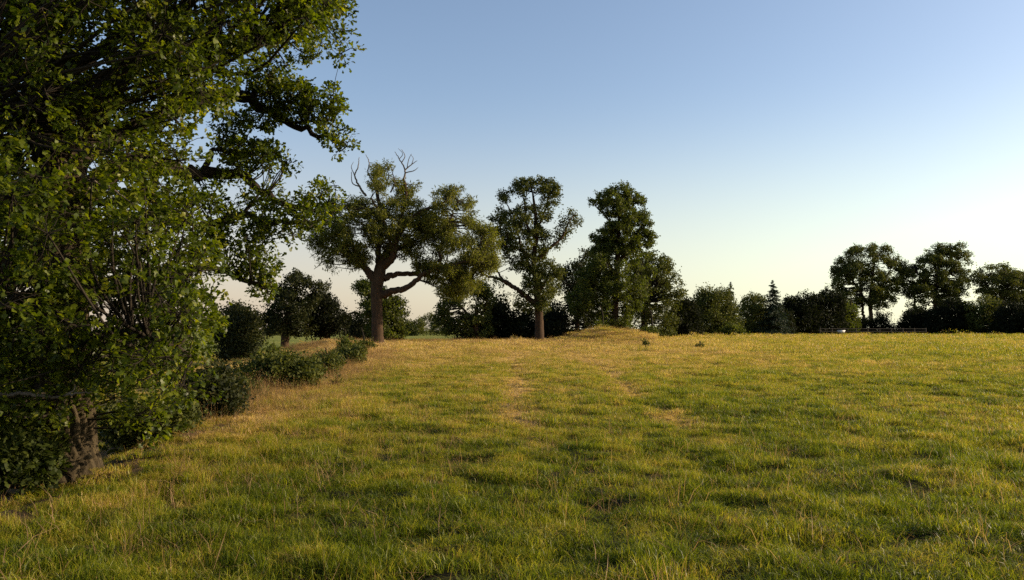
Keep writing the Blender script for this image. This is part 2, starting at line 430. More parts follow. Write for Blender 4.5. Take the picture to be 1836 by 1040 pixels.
def build_grass():
    r = np.random.RandomState(11)
    near = [tuft_mesh('tuft', 130, .15, .03, .105, .0060, .5, r, flat=.2) for _ in range(6)] + \
           [tuft_mesh('tuft', 130, .2, .03, .09, .005, .9, r, flat=.5) for _ in range(3)]
    mid = [tuft_mesh('tuft', 320, .42, .04, .135, .0088, .55, r, flat=.2) for _ in range(6)]
    far = [tuft_mesh('tuft', 380, .95, .06, .18, .016, .5, r) for _ in range(5)]
    vfar = [tuft_mesh('tuft', 400, 1.9, .10, .24, .036, .45, r) for _ in range(4)]
    x, y = wedge(11000, 2.5, 13.5, 50, r)
    k = (r.uniform(0, 1, len(x)) < .66 + .34 * smooth(.36, .56, fbm(x * 3.6, y * 3.6, 120, 2))) & (x > xb(y) + r.normal(-.1, .25, len(x))) & (r.uniform(0, 1, len(x)) > .85 * earth(x, y)); x = x[k]; y = y[k]
    do_scatter('meadow_grass', 'short green and straw tufted grass in the foreground of the meadow', near, M_GRASS, x, y, height_gain(x, y) * 1.0, seed=2)
    sm = [tuft_mesh('tuft', 110, .2, .035, .115, .0085, .5, r, flat=.2) for _ in range(7)]
    x, y = wedge(16500, 12.8, 25.5, 39, r)
    k = (x > xb(y) - .2 + r.normal(0, .2, len(x))) & (r.uniform(0, 1, len(x)) > .85 * earth(x, y)) & (r.uniform(0, 1, len(x)) < .7 + .3 * smooth(.36, .56, fbm(x * 2.8, y * 2.8, 120, 2))); x = x[k]; y = y[k]
    do_scatter('meadow_grass', 'green and straw grass of the near middle of the meadow', sm, M_GRASS, x, y, height_gain(x, y), seed=12)
    x, y = wedge(6600, 24.8, 41, 38, r)
    k = x > xb(y) - .3 + r.normal(0, .2, len(x)); x = x[k]; y = y[k]
    do_scatter('meadow_grass', 'yellowing tufted grass across the middle of the meadow', mid, M_GRASS, x, y, height_gain(x, y), seed=3)
    x, y = wedge(9500, 39.5, 84, 37, r)
    k = (x > xb(y) - 1.0); x = x[k]; y = y[k]
    do_scatter('meadow_grass', 'golden dry grass on the rise before the trees', far, M_GRASS, x, y, height_gain(x, y) * 1.0, seed=4)
    x, y = wedge(9000, 80, 175, 37, r)
    k = (x > 6 + (y - 80) * .1); x = x[k]; y = y[k]
    do_scatter('meadow_grass', 'pale olive grass at the far right of the meadow', vfar, M_GRASS, x, y, height_gain(x, y) * .9, seed=5)
    # seed stems
    st = [tuft_mesh('stems', 12, .3, .16, .34, .0028, .3, r, heads=.5) for _ in range(5)]
    st2 = [tuft_mesh('stems', 80, .6, .15, .46, .0045, .3, r, heads=.5) for _ in range(5)]
    st3 = [tuft_mesh('stems', 140, 1.2, .12, .42, .009, .3, r, heads=.8) for _ in range(4)]
    x, y = wedge(1700, 3, 16, 48, r)
    t = x - xb(y); k = (t > -.6) & (r.uniform(0, 1, len(x)) > 1.3 * earth(x, y)) & (r.uniform(0, 1, len(x)) < .15 + .5 * dryness(x, y) + .6 * np.exp(-(t / 1.2) ** 2)); x = x[k]; y = y[k]
    do_scatter('seeding_grass', 'thin straw-coloured seed stems standing in the foreground grass', st, M_SEED, x, y, r.uniform(.6, 1.2, len(x)), seed=6)
    x, y = wedge(5200, 14, 48, 38, r)
    t = x - xb(y); k = (t > -2.2) & (r.uniform(0, 1, len(x)) > 1.3 * earth(x, y)) & (r.uniform(0, 1, len(x)) < 1.3 * np.exp(-(np.clip(t, 0, 99) / 1.7) ** 2) + .35 * smooth(.45, .8, dryness(x, y)) * smooth(20, 34, y)); x = x[k]; y = y[k]
    t = x - xb(y)
    do_scatter('tall_dry_grass', 'tall reddish dry seeding grass along the left edge of the meadow', st2, M_SEED, x, y,
               (.55 + .75 * np.exp(-(t / 1.8) ** 2)) * r.uniform(.7, 1.2, len(x)), seed=7, dry=np.clip(.42 + .25 * np.exp(-(t / 2) ** 2) + r.normal(0, .14, len(x)), 0, 1))
    x, y = wedge(4200, 44, 76, 37, r)
    k = (x > xb(y) - 4) & (x < 13) & ((x < 9.5) | (y > 60)); x = x[k]; y = y[k]
    do_scatter('tall_dry_grass', 'tall dry seeding grass on the ridge and mound before the trees', st3, M_SEED, x, y,
               r.uniform(.4, .8, len(x)) * (.5 + .5 * smooth(44, 58, y)), seed=8, dry=np.clip(.5 + r.normal(0, .14, len(x)), 0, 1))
    lt = [tuft_mesh('stems', 7, .22, .12, .30, .0050, .75, r) for _ in range(6)]
    x, y = wedge(3000, 3, 22, 46, r)
    k = (x > xb(y)) & (r.uniform(0, 1, len(x)) < .3 + .5 * smooth(.4, .6, fbm(x * .7, y * .7, 150, 2)) + .4 * (x < -1.5)); x = x[k]; y = y[k]
    do_scatter('leaning_straw', 'long pale straw stems leaning loosely through the nearest grass', lt, M_SEED, x, y, r.uniform(.5, 1.2, len(x)), seed=14, dry=r.uniform(.5, 1, len(x)))
    # sward beyond the boundary, in the dip
    x1, y1 = wedge(4200, 24, 75, 42, r); x2, y2 = wedge(9000, 6, 24, 46, r); x = np.concatenate([x1, x2]); y = np.concatenate([y1, y2])
    t = x - xb(y); k = (t < .2) & (r.uniform(0, 1, len(x)) > earth(x, y) * .8); x = x[k]; y = y[k]; t = t[k]
    for near_, ms, lab_, sd_ in ((True, sm + near[:3], 'rough green grass at the foot of the bank near the oak', 9), (False, mid + far[:2], 'rough green grass in the dip left of the meadow bank', 10)):
        k = (y < 24) == near_
        do_scatter('rough_grass', lab_, ms, M_GRASS, x[k], y[k], r.uniform(.6, 1.2, k.sum()), seed=sd_, ws=r.uniform(1, 1.4, k.sum()))
build_grass()

# ------------------------------------------------------------------ tubes
def catmull(P, R, step):
    P = np.asarray(P, float); R = np.asarray(R, float); out = []; rr = []
    Q = np.vstack([2 * P[0] - P[1], P, 2 * P[-1] - P[-2]])
    for i in range(len(P) - 1):
        p0, p1, p2, p3 = Q[i:i + 4]; n = max(2, int(np.linalg.norm(p2 - p1) / step))
        for t in np.arange(n) / n:
            out.append(.5 * (2 * p1 + (p2 - p0) * t + (2 * p0 - 5 * p1 + 4 * p2 - p3) * t * t + (3 * p1 - p0 - 3 * p2 + p3) * t ** 3))
            rr.append(R[i] + (R[i + 1] - R[i]) * t)
    out.append(P[-1]); rr.append(R[-1])
    return np.array(out), np.array(rr)

def tube(P, R, seg=8, ridge=0.0, seed=0, flare=0.0):
    """arrays of one tapered tube"""
    n = len(P); T = np.gradient(P, axis=0); T /= np.linalg.norm(T, axis=1)[:, None] + 1e-9
    ref = np.array([0, 1, 0.1]) if abs(T[0][1]) < .8 else np.array([1, 0, 0.1])
    A = np.cross(T, ref); A /= np.linalg.norm(A, axis=1)[:, None]; B = np.cross(T, A)
    th = np.linspace(0, 2 * np.pi, seg, endpoint=False)
    rad = np.repeat(R[:, None], seg, 1)
    if ridge:
        L = np.concatenate([[0], np.cumsum(np.linalg.norm(np.diff(P, axis=0), axis=1))])
        tt = np.repeat(th[None], n, 0); ll = np.repeat(L[:, None], seg, 1)
        u = tt / (2 * np.pi) * 22
        w_ = (noise(u * .35, ll * 2.5, seed + 4) - .5) * 2.6 + (noise(u * 1.1, ll * 7, seed + 6) - .5) * .8
        a = np.abs(((u + w_) % 1.0) - .5) * 2
        b = noise(u * 1.3 + w_, ll * 4, seed + 1)
        rad = rad * (1 + ridge * (smooth(.05, .5, a) - .5) + ridge * .5 * (b - .5))
        rad = rad * (1 + .12 * (noise(tt * 1.2, ll * .8, seed + 2) - .5))
        if flare: rad = rad * (1 + flare * np.exp(-ll / .25) * (1 + .4 * np.sin(tt * 5)))
    V = P[:, None] + rad[..., None] * (np.cos(th)[None, :, None] * A[:, None] + np.sin(th)[None, :, None] * B[:, None])
    i = np.arange(n - 1)[:, None]; j = np.arange(seg)[None]; jn = (j + 1) % seg
    q = np.stack([i * seg + j, i * seg + jn, (i + 1) * seg + jn, (i + 1) * seg + j], -1).reshape(-1, 4)
    return V.reshape(-1, 3), q

def join(parts):
    V = []; Qs = []; b = 0
    for v, q in parts:
        V.append(v); Qs.append(q + b); b += len(v)
    return np.vstack(V), np.vstack(Qs)

# ------------------------------------------------------------------ leaves
def leaf_template(kind):
    if kind == 'oak':
        st = [(0, .03), (.22, .20), (.38, .13), (.62, .36), (.8, .22), (1, .0)]
        V = []
        for t, w in st[:-1]:
            z = -.18 * (t - .45) ** 2
            V += [(-w, t, z + .25 * w * .5), (w, t, z + .25 * w * .5)]
        V.append((0, 1, -.08))
        Q = [(2 * i, 2 * i + 1, 2 * i + 3, 2 * i + 2) for i in range(4)]
        return np.array(V), np.array(Q), np.array([(8, 9, 10)])
    if kind == 'lance':
        V = [(0, 0, 0), (.13, .45, .02), (0, 1, -.1), (-.13, .45, .02)]
    else:
        V = [(0, 0, 0), (.36, .5, .06), (0, 1, -.04), (-.36, .5, .06)]
    return np.array(V), np.array([(0, 1, 2, 3)]), None

def basis(D, Nn):
    D = D / (np.linalg.norm(D, axis=1)[:, None] + 1e-9)
    X = np.cross(D, Nn); X /= np.linalg.norm(X, axis=1)[:, None] + 1e-9
    Z = np.cross(X, D)
    return np.stack([X, D, Z], -1)          # columns

def leaf_mesh(name, P, D, Nn, S, rn, kind):
    T, Q, Tr = leaf_template(kind); B = basis(D, Nn); k = len(T)
    V = P[:, None] + np.einsum('nij,kj->nki', B, T) * S[:, None, None]
    off = (np.arange(len(P)) * k)[:, None, None]
    fl = [(Q[None] + off).reshape(-1, 4)]
    if Tr is not None: fl.append((Tr[None] + off).reshape(-1, 3))
    return mesh_np(name, V.reshape(-1, 3), fl, {'rnd': np.repeat(rn, k)})

def in_poly(U, poly):
    x, y = U[:, 0], U[:, 1]; p = np.asarray(poly, float); ins = np.zeros(len(U), bool)
    q = np.roll(p, 1, 0)
    for (x1, y1), (x2, y2) in zip(p, q):
        c = ((y1 > y) != (y2 > y)) & (x < (x2 - x1) * (y - y1) / (y2 - y1 + 1e-9) + x1)
        ins ^= c
    return ins

def edge_dist(U, poly):
    p = np.asarray(poly, float); q = np.roll(p, -1, 0); d = np.full(len(U), 1e9)
    for a, b in zip(p, q):
        ab = b - a; t = np.clip(((U - a) @ ab) / (ab @ ab + 1e-9), 0, 1)
        d = np.minimum(d, np.linalg.norm(U - (a + t[:, None] * ab), axis=1))
    return d

def unit(r, n):
    v = r.normal(0, 1, (n, 3)); return v / np.linalg.norm(v, axis=1)[:, None]

def clumps(poly, depth, thick, n, inset, r, holes=(), gap=0.0, q_gap=.14):
    """clump centres spread through the volume whose outline is poly; thick = half depth (m) where the crown is widest"""
    p = np.asarray(poly, float); lo = p.min(0); hi = p.max(0); out = []; tries = 0
    R = min(hi - lo) * .5
    while len(out) < n and tries < 60:
        tries += 1
        U = r.uniform(lo, hi, (n * 3, 2)); U = U[in_poly(U, poly)]
        for h in holes:
            if len(U): U = U[~in_poly(U, h)]
        if not len(U): continue
        e = edge_dist(U, poly); k = e > inset; U = U[k]; e = e[k]
        if gap:
            g = fbm(U[:, 0] / (R * q_gap), U[:, 1] / (R * q_gap * .8), int(lo[0]) + 3, 2)
            k = g > gap * r.uniform(.88, 1.1, len(U)); U = U[k]; e = e[k]
        T = thick * np.sqrt(np.clip(e / R, 0.03, 1) * (2 - np.clip(e / R, 0.03, 1)))
        dd = depth + T * r.uniform(-1, 1, len(U))
        for u, d in zip(U, dd): out.append(at(u[0], u[1], d))
    return np.array(out[:n])

def tree(name, label, cat, depth, base, limbs, polys, leaf, mat, bark=None, seed=1, group=None, twig_r=.012, extra=None, oak=False):
    """base: photo pixel and depth where the trunk meets the ground; limbs: list of (part name, [(u, v, depth offset, radius px)...])
       polys: list of dict(p, n, thick, rc, nsub, nl, inset, off, holes, gap)"""
    r = np.random.RandomState(seed)
    bark = bark or M_BARK2
    b = at(base[0], base[1], depth); b[2] = gz(b[0], b[1])
    root = empty(name, b); tag(root, label, cat, group)
    skel = []
    for k, (pn, pts) in enumerate(limbs):
        P = np.array([at(u, v, depth + o) for u, v, o, rr in pts]); R = np.array([rr / F * (depth + o) for u, v, o, rr in pts])
        if k == 0: P[0][2] = min(P[0][2], gz(P[0][0], P[0][1]) - .15)
        L = np.linalg.norm(P[-1] - P[0])
        Pc, Rc = catmull(P, R, max(L / 40, .03))
        if k: Pc[1:-1] += r.normal(0, L * .006, Pc[1:-1].shape)
        if oak and k == 0:
            Pc, Rc = catmull(P, R, .045)
            v, q = tube(Pc - b, Rc, 132, .17, 3, .12)
        else:
            v, q = tube(Pc - b, Rc, 10 if k else 14, .1 if Rc.max() > .1 else 0, seed)
        o = link(pn, mesh_np(pn, v, [q], None, True), M_DEAD if pn.startswith('dead') else (M_LIMB if (oak and k) else bark), root)
        if not pn.startswith('dead'): skel.append(np.hstack([Pc, Rc[:, None]]))
    SK = np.vstack(skel) if skel else np.array([[b[0], b[1], b[2] + .1, .05]])
    tw = []; P_, D_, N_, S_, R_ = [], [], [], [], []
    for q in polys:
        dpt = depth + q.get('off', 0)
        C = clumps(q['p'], dpt, q['thick'], q['n'], q.get('inset', 2), r, q.get('holes', ()), q.get('gap', 0))
        if not len(C): continue
        C[:, 2] = np.maximum(C[:, 2], ground(C[:, 0], C[:, 1]) + q['rc'] * .35)
        for c in C:
            rc = q['rc'] * r.uniform(.65, 1.3)
            # twig from the nearest limb lying nearer the trunk
            dv = SK[:, :3] - c; dist = np.linalg.norm(dv, axis=1) + np.maximum(0, dv[:, 2]) * .8
            s = SK[np.argmin(dist)]
            if q.get('twigs', True):
                mid = (s[:3] + c) / 2 + r.normal(0, .07, 3) * np.linalg.norm(s[:3] - c) + np.array([0, 0, -.03])
                Lc = np.linalg.norm(s[:3] - c); tr = min(s[3] * .7, twig_r * (1 + Lc * .7))
                Pt, Rt = catmull([s[:3], mid, c], [tr, tr * .7, tr * .3], max(Lc / 7, .05))
                tw.append(tube(Pt - b, Rt, 5))
            ns = max(1, int(q['nsub'] * (rc / q['rc']) ** 2))
            sub = unit(r, ns) * (rc * r.uniform(.25, 1, (ns, 1)) ** .6) * np.array([1, 1, q.get('squash', .75)])
            for sc_ in sub:
                pc = c + sc_; nl = q['nl']; out = sc_ / (np.linalg.norm(sc_) + 1e-6)
                if q.get('twigs', True) and oak:
                    tw.append(tube(np.array([c - b, c + sc_ * .5 + r.normal(0, .02, 3) - b, pc - b]), np.array([.006, .004, .002]), 3))
                if leaf['kind'] == 'oak':
                    dirs = unit(r, nl) * .9 + out * .75 + np.array([0, 0, .1])
                    P_.append(pc + dirs * .02 + r.normal(0, .028, (nl, 3))); nn = unit(r, nl) * .55 + np.array([0, 0, .8]) + out * .3
                elif leaf.get('droop'):
                    dirs = unit(r, nl) * .8 + np.array([0, 0, -.4]) + out * .4
                    P_.append(pc + r.normal(0, 1, (nl, 3)) * np.array([.8, .8, .8]) * q.get('sr', .16)); nn = unit(r, nl)
                else:
                    dirs = unit(r, nl) + out * .5
                    P_.append(pc + r.normal(0, 1, (nl, 3)) * q.get('sr', .16)); nn = unit(r, nl) * .8 + np.array([0, 0, .5]) + out * .5
                D_.append(dirs); N_.append(nn); S_.append(leaf['s'] * r.uniform(.5, 1.35, nl))
                R_.append(np.clip(r.normal(.45, .2) + r.normal(0, .2, nl), 0, 1))
    P_ = np.vstack(P_); D_ = np.vstack(D_); N_ = np.vstack(N_); S_ = np.concatenate(S_); R_ = np.concatenate(R_)
    keep = P_[:, 2] > ground(P_[:, 0], P_[:, 1]) + .02
    P_, D_, N_, S_, R_ = P_[keep], D_[keep], N_[keep], S_[keep], R_[keep]
    if tw:
        v, q = join(tw); link('twigs', mesh_np('twigs', v, [q], None, True), M_TWIG, root)['kind'] = 'stuff'
    if oak:
        # the 300 leaves that show largest are leaves of their own
        cam_p = np.array([0, 0, EYE]); dv = P_ - cam_p; dist = np.linalg.norm(dv, axis=1)
        uu = 918 + F * dv[:, 0] / dv[:, 1]; vv = 592 - F * dv[:, 2] / dv[:, 1]
        sc_ = S_ / dist * ((uu > 0) & (vv > 0) & (dist > 3))
        top = np.argsort(-sc_)[:300]
        T, Q, Tr = leaf_template('oak')
        shared = [mesh_np('leaf', T, [Q, Tr], {'rnd': np.full(len(T), val)}) for val in (.35, .55, .75)]
        B = basis(D_[top], N_[top])
        for k, i in enumerate(top):
            o = link('leaf', shared[k % 3], mat, root)
            M = Matrix.Identity(4)
            for a in range(3):
                for c in range(3): M[a][c] = B[k][a][c] * S_[i]
                M[a][3] = P_[i][a] - b[a]
            o.matrix_local = M
        m_ = np.ones(len(P_), bool); m_[top] = False
        P_, D_, N_, S_, R_ = P_[m_], D_[m_], N_[m_], S_[m_], R_[m_]
    cr = link('crown', leaf_mesh('crown', P_ - b, D_, N_, S_, R_, leaf['kind']), mat, root)
    if oak: cr['kind'] = 'stuff'
    return root

LF = dict(kind='leaf', s=.16)

# ------------------------------------------------------------------ the oak on the left
A = [(-260, -420), (480, -420), (600, -200), (600, 0), (560, 62), (520, 92), (470, 112), (440, 150), (415, 185), (370, 210), (345, 235), (335, 290), (345, 330),
     (355, 400), (385, 430), (400, 470), (392, 520), (395, 580), (398, 630), (372, 690), (330, 740), (270, 762), (200, 765), (150, 760), (90, 770), (50, 800), (-260, 870)]
Bp = [(480, -150), (640, -150), (636, 8), (612, 40), (622, 95), (600, 122), (560, 100), (530, 95), (500, 60)]
Cp = [(430, 112), (500, 108), (560, 150), (610, 152), (602, 190), (597, 220), (630, 245), (640, 268), (612, 274), (570, 232), (530, 208), (500, 208), (470, 185), (440, 160)]
Dp = [(375, 198), (440, 196), (490, 212), (482, 250), (518, 285), (530, 310), (560, 345), (578, 326), (602, 326), (616, 360), (604, 402), (560, 418), (520, 428), (490, 428), (478, 450),
      (490, 480), (508, 505), (518, 520), (482, 534), (450, 512), (420, 490), (395, 460), (360, 430), (340, 380), (345, 330), (400, 300), (370, 290), (345, 270), (365, 245), (395, 235)]
Hs = [[(396, 322), (440, 322), (452, 350), (430, 365), (396, 350)], [(340, 185), (372, 185), (372, 232), (345, 232)], [(78, 285), (150, 285), (160, 372), (90, 380)],
      [(425, 375), (470, 380), (455, 402), (425, 400)], [(365, 285), (380, 280), (400, 296), (380, 305)], [(500, 290), (512, 330), (470, 330), (455, 318)], [(395, 395), (430, 402), (440, 425), (410, 430)], [(370, 240), (400, 232), (410, 262), (380, 268)], [(455, 222), (478, 235), (468, 262), (445, 250)], [(490, 345), (520, 355), (500, 370)]]
tree('oak_tree', 'large oak filling the left of the picture, its leafy boughs reaching over the meadow', 'tree', 9.5, (122, 850), [
    ('trunk', [(132, 900, 0, 58), (124, 850, 0, 50), (119, 780, 0, 45), (114, 600, .05, 41), (110, 450, .1, 39), (112, 340, .1, 38), (100, 250, .1, 30), (80, 120, .2, 24), (60, -60, .3, 17), (60, -260, .3, 7)]),
    ('branch', [(112, 400, .1, 26), (165, 335, .2, 21), (230, 292, .6, 17), (300, 300, 1.2, 14), (360, 314, 1.8, 11), (430, 312, 2, 8), (470, 345, 2.1, 6), (540, 375, 2.2, 4), (600, 365, 2.2, 2)]),
    ('branch', [(110, 330, .1, 26), (170, 200, .4, 20), (240, 110, .8, 18), (290, 60, 1.1, 14), (380, -40, 1.4, 8), (450, -150, 1.6, 5)]),
    ('branch', [(130, 290, .2, 18), (260, 215, .8, 14), (350, 180, 1.6, 13), (425, 170, 2.1, 11), (475, 196, 2.1, 8), (520, 221, 2.2, 6), (570, 243, 2.2, 4), (622, 262, 2.2, 2)]),
    ('branch', [(240, 110, .8, 12), (330, 112, 1, 9), (420, 92, 1.4, 7), (480, 80, 1.7, 5), (550, 55, 1.9, 4), (610, 30, 2, 2)]),
    ('branch', [(230, 292, .6, 9), (290, 370, 1.1, 8), (345, 402, 1.5, 7), (400, 396, 1.8, 7), (435, 384, 2, 7), (500, 400, 2.1, 5), (585, 395, 2.2, 2)]),
    ('branch', [(112, 500, .1, 15), (200, 520, .5, 10), (300, 490, 1.2, 8), (380, 480, 1.8, 6), (430, 500, 1.9, 5), (490, 515, 1.9, 2)]),
    ('branch', [(90, 180, .1, 14), (30, 120, -.4, 10), (-60, 60, -.8, 7), (-160, 20, -1, 4)]),
    ('branch', [(100, 260, .1, 14), (60, 240, -.8, 10), (0, 210, -1.4, 8), (-100, 160, -2, 4)]),
    ('branch', [(114, 560, 0, 13), (60, 560, -.7, 8), (-20, 540, -1.2, 6), (-120, 500, -1.4, 3)]),
    ('branch', [(435, 384, 2, 4), (455, 360, 2, 3), (470, 340, 2, 1.5)]),
    ('branch', [(360, 314, 1.8, 6), (378, 280, 1.9, 5), (382, 268, 1.9, 4), (415, 275, 1.9, 2)]),
    ('branch', [(520, 221, 2.2, 3), (550, 218, 2.2, 3), (600, 215, 2.2, 1.2)]),
    ('branch', [(114, 620, 0, 12), (180, 600, -.6, 8), (260, 600, -.8, 6), (350, 640, -.6, 3)]),
    ('dead_branch', [(-40, 712, -1.3, 4), (40, 706, -1.35, 3.4), (90, 712, -1.35, 2.8), (130, 706, -1.4, 2.2), (165, 702, -1.4, 1)]),
    ('dead_branch', [(118, 708, -1.38, 1.8), (132, 700, -1.4, 1.5), (135, 690, -1.4, .7)]),
    ('dead_branch', [(115, 290, -1, 3.2), (155, 320, -1.1, 2.8), (200, 340, -1.2, 2.2), (240, 365, -1.2, 1)]),
], [
    dict(p=A, n=1400, thick=2.8, rc=.34, nsub=10, nl=12, inset=6, holes=Hs, gap=.30),
    dict(p=Bp, n=85, thick=.8, rc=.2, nsub=7, nl=11, inset=1, off=1.8, holes=Hs),
    dict(p=Cp, n=78, thick=.5, rc=.17, nsub=6, nl=11, inset=1, off=2.1, holes=Hs),
    dict(p=Dp, n=185, thick=.8, rc=.17, nsub=5, nl=11, inset=2, gap=.34, off=2.0, holes=Hs),
], dict(kind='oak', s=.067), M_OAKLEAF, M_BARK, seed=5, oak=True, twig_r=.010)

# ------------------------------------------------------------------ the three single trees on the ridge
tree('broad_tree', 'broad wispy-leaved tree with bare dead twigs at its top, just right of the oak boughs', 'tree', 50, (677, 622), [
    ('trunk', [(677, 628, 0, 12.5), (677, 600, 0, 10.5), (676, 560, 0, 9.6), (675, 520, 0, 10.5), (679, 495, 0, 11), (686, 470, 0, 9), (700, 445, 0, 7)]),
    ('branch', [(684, 480, 0, 8), (705, 460, -.4, 7), (712, 425, -.6, 5.5), (735, 395, -.8, 4), (765, 375, -1, 3), (800, 360, -1, 1.5)]),
    ('branch', [(672, 500, 0, 8), (650, 475, 0, 5.5), (630, 455, .4, 4), (600, 448, .8, 2.5), (575, 440, 1, 1.5)]),
    ('branch', [(680, 490, 0, 7), (678, 450, .3, 5.5), (684, 400, .6, 4), (676, 350, .6, 3), (670, 320, .5, 2)]),
    ('branch', [(684, 528, 0, 7), (705, 521, -.4, 6), (725, 518, -.6, 5.5), (745, 505, -.8, 4.5), (762, 488, -1, 4), (800, 478, -1.2, 3), (850, 465, -1.4, 1.5)]),
    ('branch', [(688, 500, 0, 6), (715, 491, .6, 4.5), (755, 492, 1, 4), (790, 500, 1.4, 2.6), (840, 505, 1.6, 1.3)]),
    ('branch', [(712, 425, -.6, 4), (722, 380, -.5, 3.4), (728, 345, -.3, 2.4), (724, 320, -.2, 1.8)]),
    ('branch', [(790, 480, -1, 3), (790, 440, -1, 2.4), (805, 400, -1, 1.8), (820, 360, -1, 1.2)]),
    ('branch', [(684, 400, .6, 3.2), (655, 370, .8, 2.2), (630, 365, 1, 1.2)]),
    ('branch', [(705, 460, -.4, 3.2), (690, 400, -1, 2.6), (665, 355, -1.2, 1.6)]),
    ('dead_branch', [(656, 352, .5, 2.2), (645, 335, .5, 1.8), (636, 315, .5, 1.3), (642, 300, .5, 1), (644, 282, .5, .5)]),
    ('dead_branch', [(645, 335, .5, 1.2), (632, 328, .5, .9), (630, 308, .5, .5)]),
    ('dead_branch', [(672, 330, .5, 1.6), (660, 310, .5, 1.2), (662, 292, .5, .9), (656, 277, .5, .4)]),
    ('dead_branch', [(724, 322, -.2, 1.8), (726, 305, -.2, 1.4), (716, 285, -.2, .9), (708, 272, -.2, .4)]),
    ('dead_branch', [(726, 305, -.2, 1.2), (738, 295, -.2, .9), (748, 288, -.2, .4)]),
    ('dead_branch', [(720, 292, -.2, .9), (726, 280, -.2, .7), (720, 268, -.2, .4)]),
    ('dead_branch', [(730, 300, -.2, .8), (733, 285, -.2, .6), (738, 276, -.2, .3)]),
    ('dead_branch', [(690, 330, -.3, 1.2), (697, 318, -.3, 1), (694, 300, -.3, .5)]),
    ('dead_branch', [(738, 295, -.2, .7), (741, 284, -.2, .5), (736, 277, -.2, .3)]),
    ('dead_branch', [(716, 285, -.2, .7), (722, 276, -.2, .5), (714, 266, -.2, .3)]),
    ('dead_branch', [(726, 310, -.2, 1.1), (742, 306, -.2, .8), (750, 300, -.2, .3)]),
    ('dead_branch', [(636, 315, .5, .9), (630, 300, .5, .6), (634, 290, .5, .3)]),
    ('dead_branch', [(700, 345, -.3, 1.5), (708, 328, -.3, 1.2), (704, 308, -.3, .8), (710, 296, -.3, .3)]),
    ('dead_branch', [(600, 450, .8, 1.6), (580, 458, .8, 1.2), (575, 472, .8, .9), (563, 483, .8, .4)]),
    ('dead_branch', [(580, 458, .8, .8), (566, 455, .8, .6), (555, 462, .8, .3)]),
], [
    dict(p=[(603, 352), (640, 350), (656, 345), (668, 308), (680, 292), (698, 296), (708, 322), (728, 334), (746, 330), (740, 352), (768, 366), (764, 420), (735, 462), (705, 470), (680, 452), (650, 478), (612, 474), (572, 456), (555, 432), (562, 392), (584, 362)],
         n=290, thick=3.0, rc=.42, nsub=9, nl=17, inset=1, gap=.43, sr=.13),
    dict(p=[(768, 352), (798, 336), (828, 338), (850, 362), (852, 392), (880, 408), (894, 440), (892, 490), (862, 512), (830, 532), (795, 532), (765, 508), (745, 484), (745, 440), (760, 395)],
         n=300, thick=2.4, rc=.42, nsub=9, nl=17, inset=2, gap=.42, sr=.13),
    dict(p=[(568, 420), (640, 400), (650, 470), (630, 492), (590, 482), (566, 460)], n=26, thick=1.5, rc=.4, nsub=10, nl=9, inset=4, gap=.3, sr=.2),
], dict(kind='lance', s=.20, droop=True), M_WISP, seed=21, twig_r=.02)

tree('slender_tree', 'slender open-crowned tree standing alone in the middle of the ridge', 'tree', 62, (967, 611), [
    ('trunk', [(967, 616, 0, 8.5), (967, 590, 0, 7.4), (966, 555, 0, 7), (962, 510, 0, 6), (957, 465, 0, 4.6), (962, 425, 0, 3.8), (960, 385, 0, 3), (955, 345, 0, 1.5)]),
    ('branch', [(964, 548, 0, 5), (948, 535, 0, 4.6), (925, 517, 0, 4), (900, 502, 0, 3.2), (880, 497, 0, 2.2), (860, 492, 0, 1)]),
    ('branch', [(925, 517, 0, 2.4), (905, 506, .4, 2), (888, 480, .4, 1.4), (880, 470, .4, .8)]),
    ('branch', [(958, 470, 0, 3.2), (985, 445, -.4, 2.6), (1008, 425, -.5, 2), (1020, 398, -.5, 1.3), (1032, 382, -.5, .7)]),
    ('branch', [(961, 500, 0, 3), (945, 468, .4, 2.6), (930, 430, .6, 2), (922, 390, .6, 1.4), (905, 360, .6, .8)]),
    ('branch', [(960, 430, 0, 2.4), (944, 400, -.4, 2), (940, 360, -.4, 1.2)]),
    ('branch', [(961, 415, 0, 2.2), (975, 385, .4, 1.6), (985, 345, .4, 1)]),
    ('branch', [(963, 530, 0, 2.6), (980, 500, .4, 2), (992, 470, .5, 1.1)]),
    ('branch', [(957, 465, 0, 2.4), (935, 450, -.4, 1.6), (905, 440, -.6, 1)]),
], [
    dict(p=[(884, 362), (908, 344), (920, 340), (926, 322), (960, 320), (1002, 325), (1004, 352), (990, 382), (975, 400), (985, 430), (970, 470), (1000, 470), (1008, 490), (1000, 530), (985, 552), (962, 560), (935, 556), (922, 546), (935, 520), (940, 490), (920, 480), (905, 455), (888, 428), (878, 388)],
         n=330, thick=2.0, rc=.34, nsub=8, nl=14, inset=0, gap=.41, sr=.11),
    dict(p=[(985, 430), (1000, 395), (1018, 374), (1046, 366), (1046, 398), (1020, 422), (1002, 445), (988, 450)], n=26, thick=.9, rc=.36, nsub=9, nl=8, inset=4, sr=.15),
    dict(p=[(870, 480), (900, 490), (950, 525), (950, 560), (925, 556), (900, 520), (872, 505)], n=12, thick=.8, rc=.28, nsub=6, nl=7, inset=4, sr=.14),
], dict(kind='leaf', s=.15), M_LEAF, seed=33, twig_r=.018)

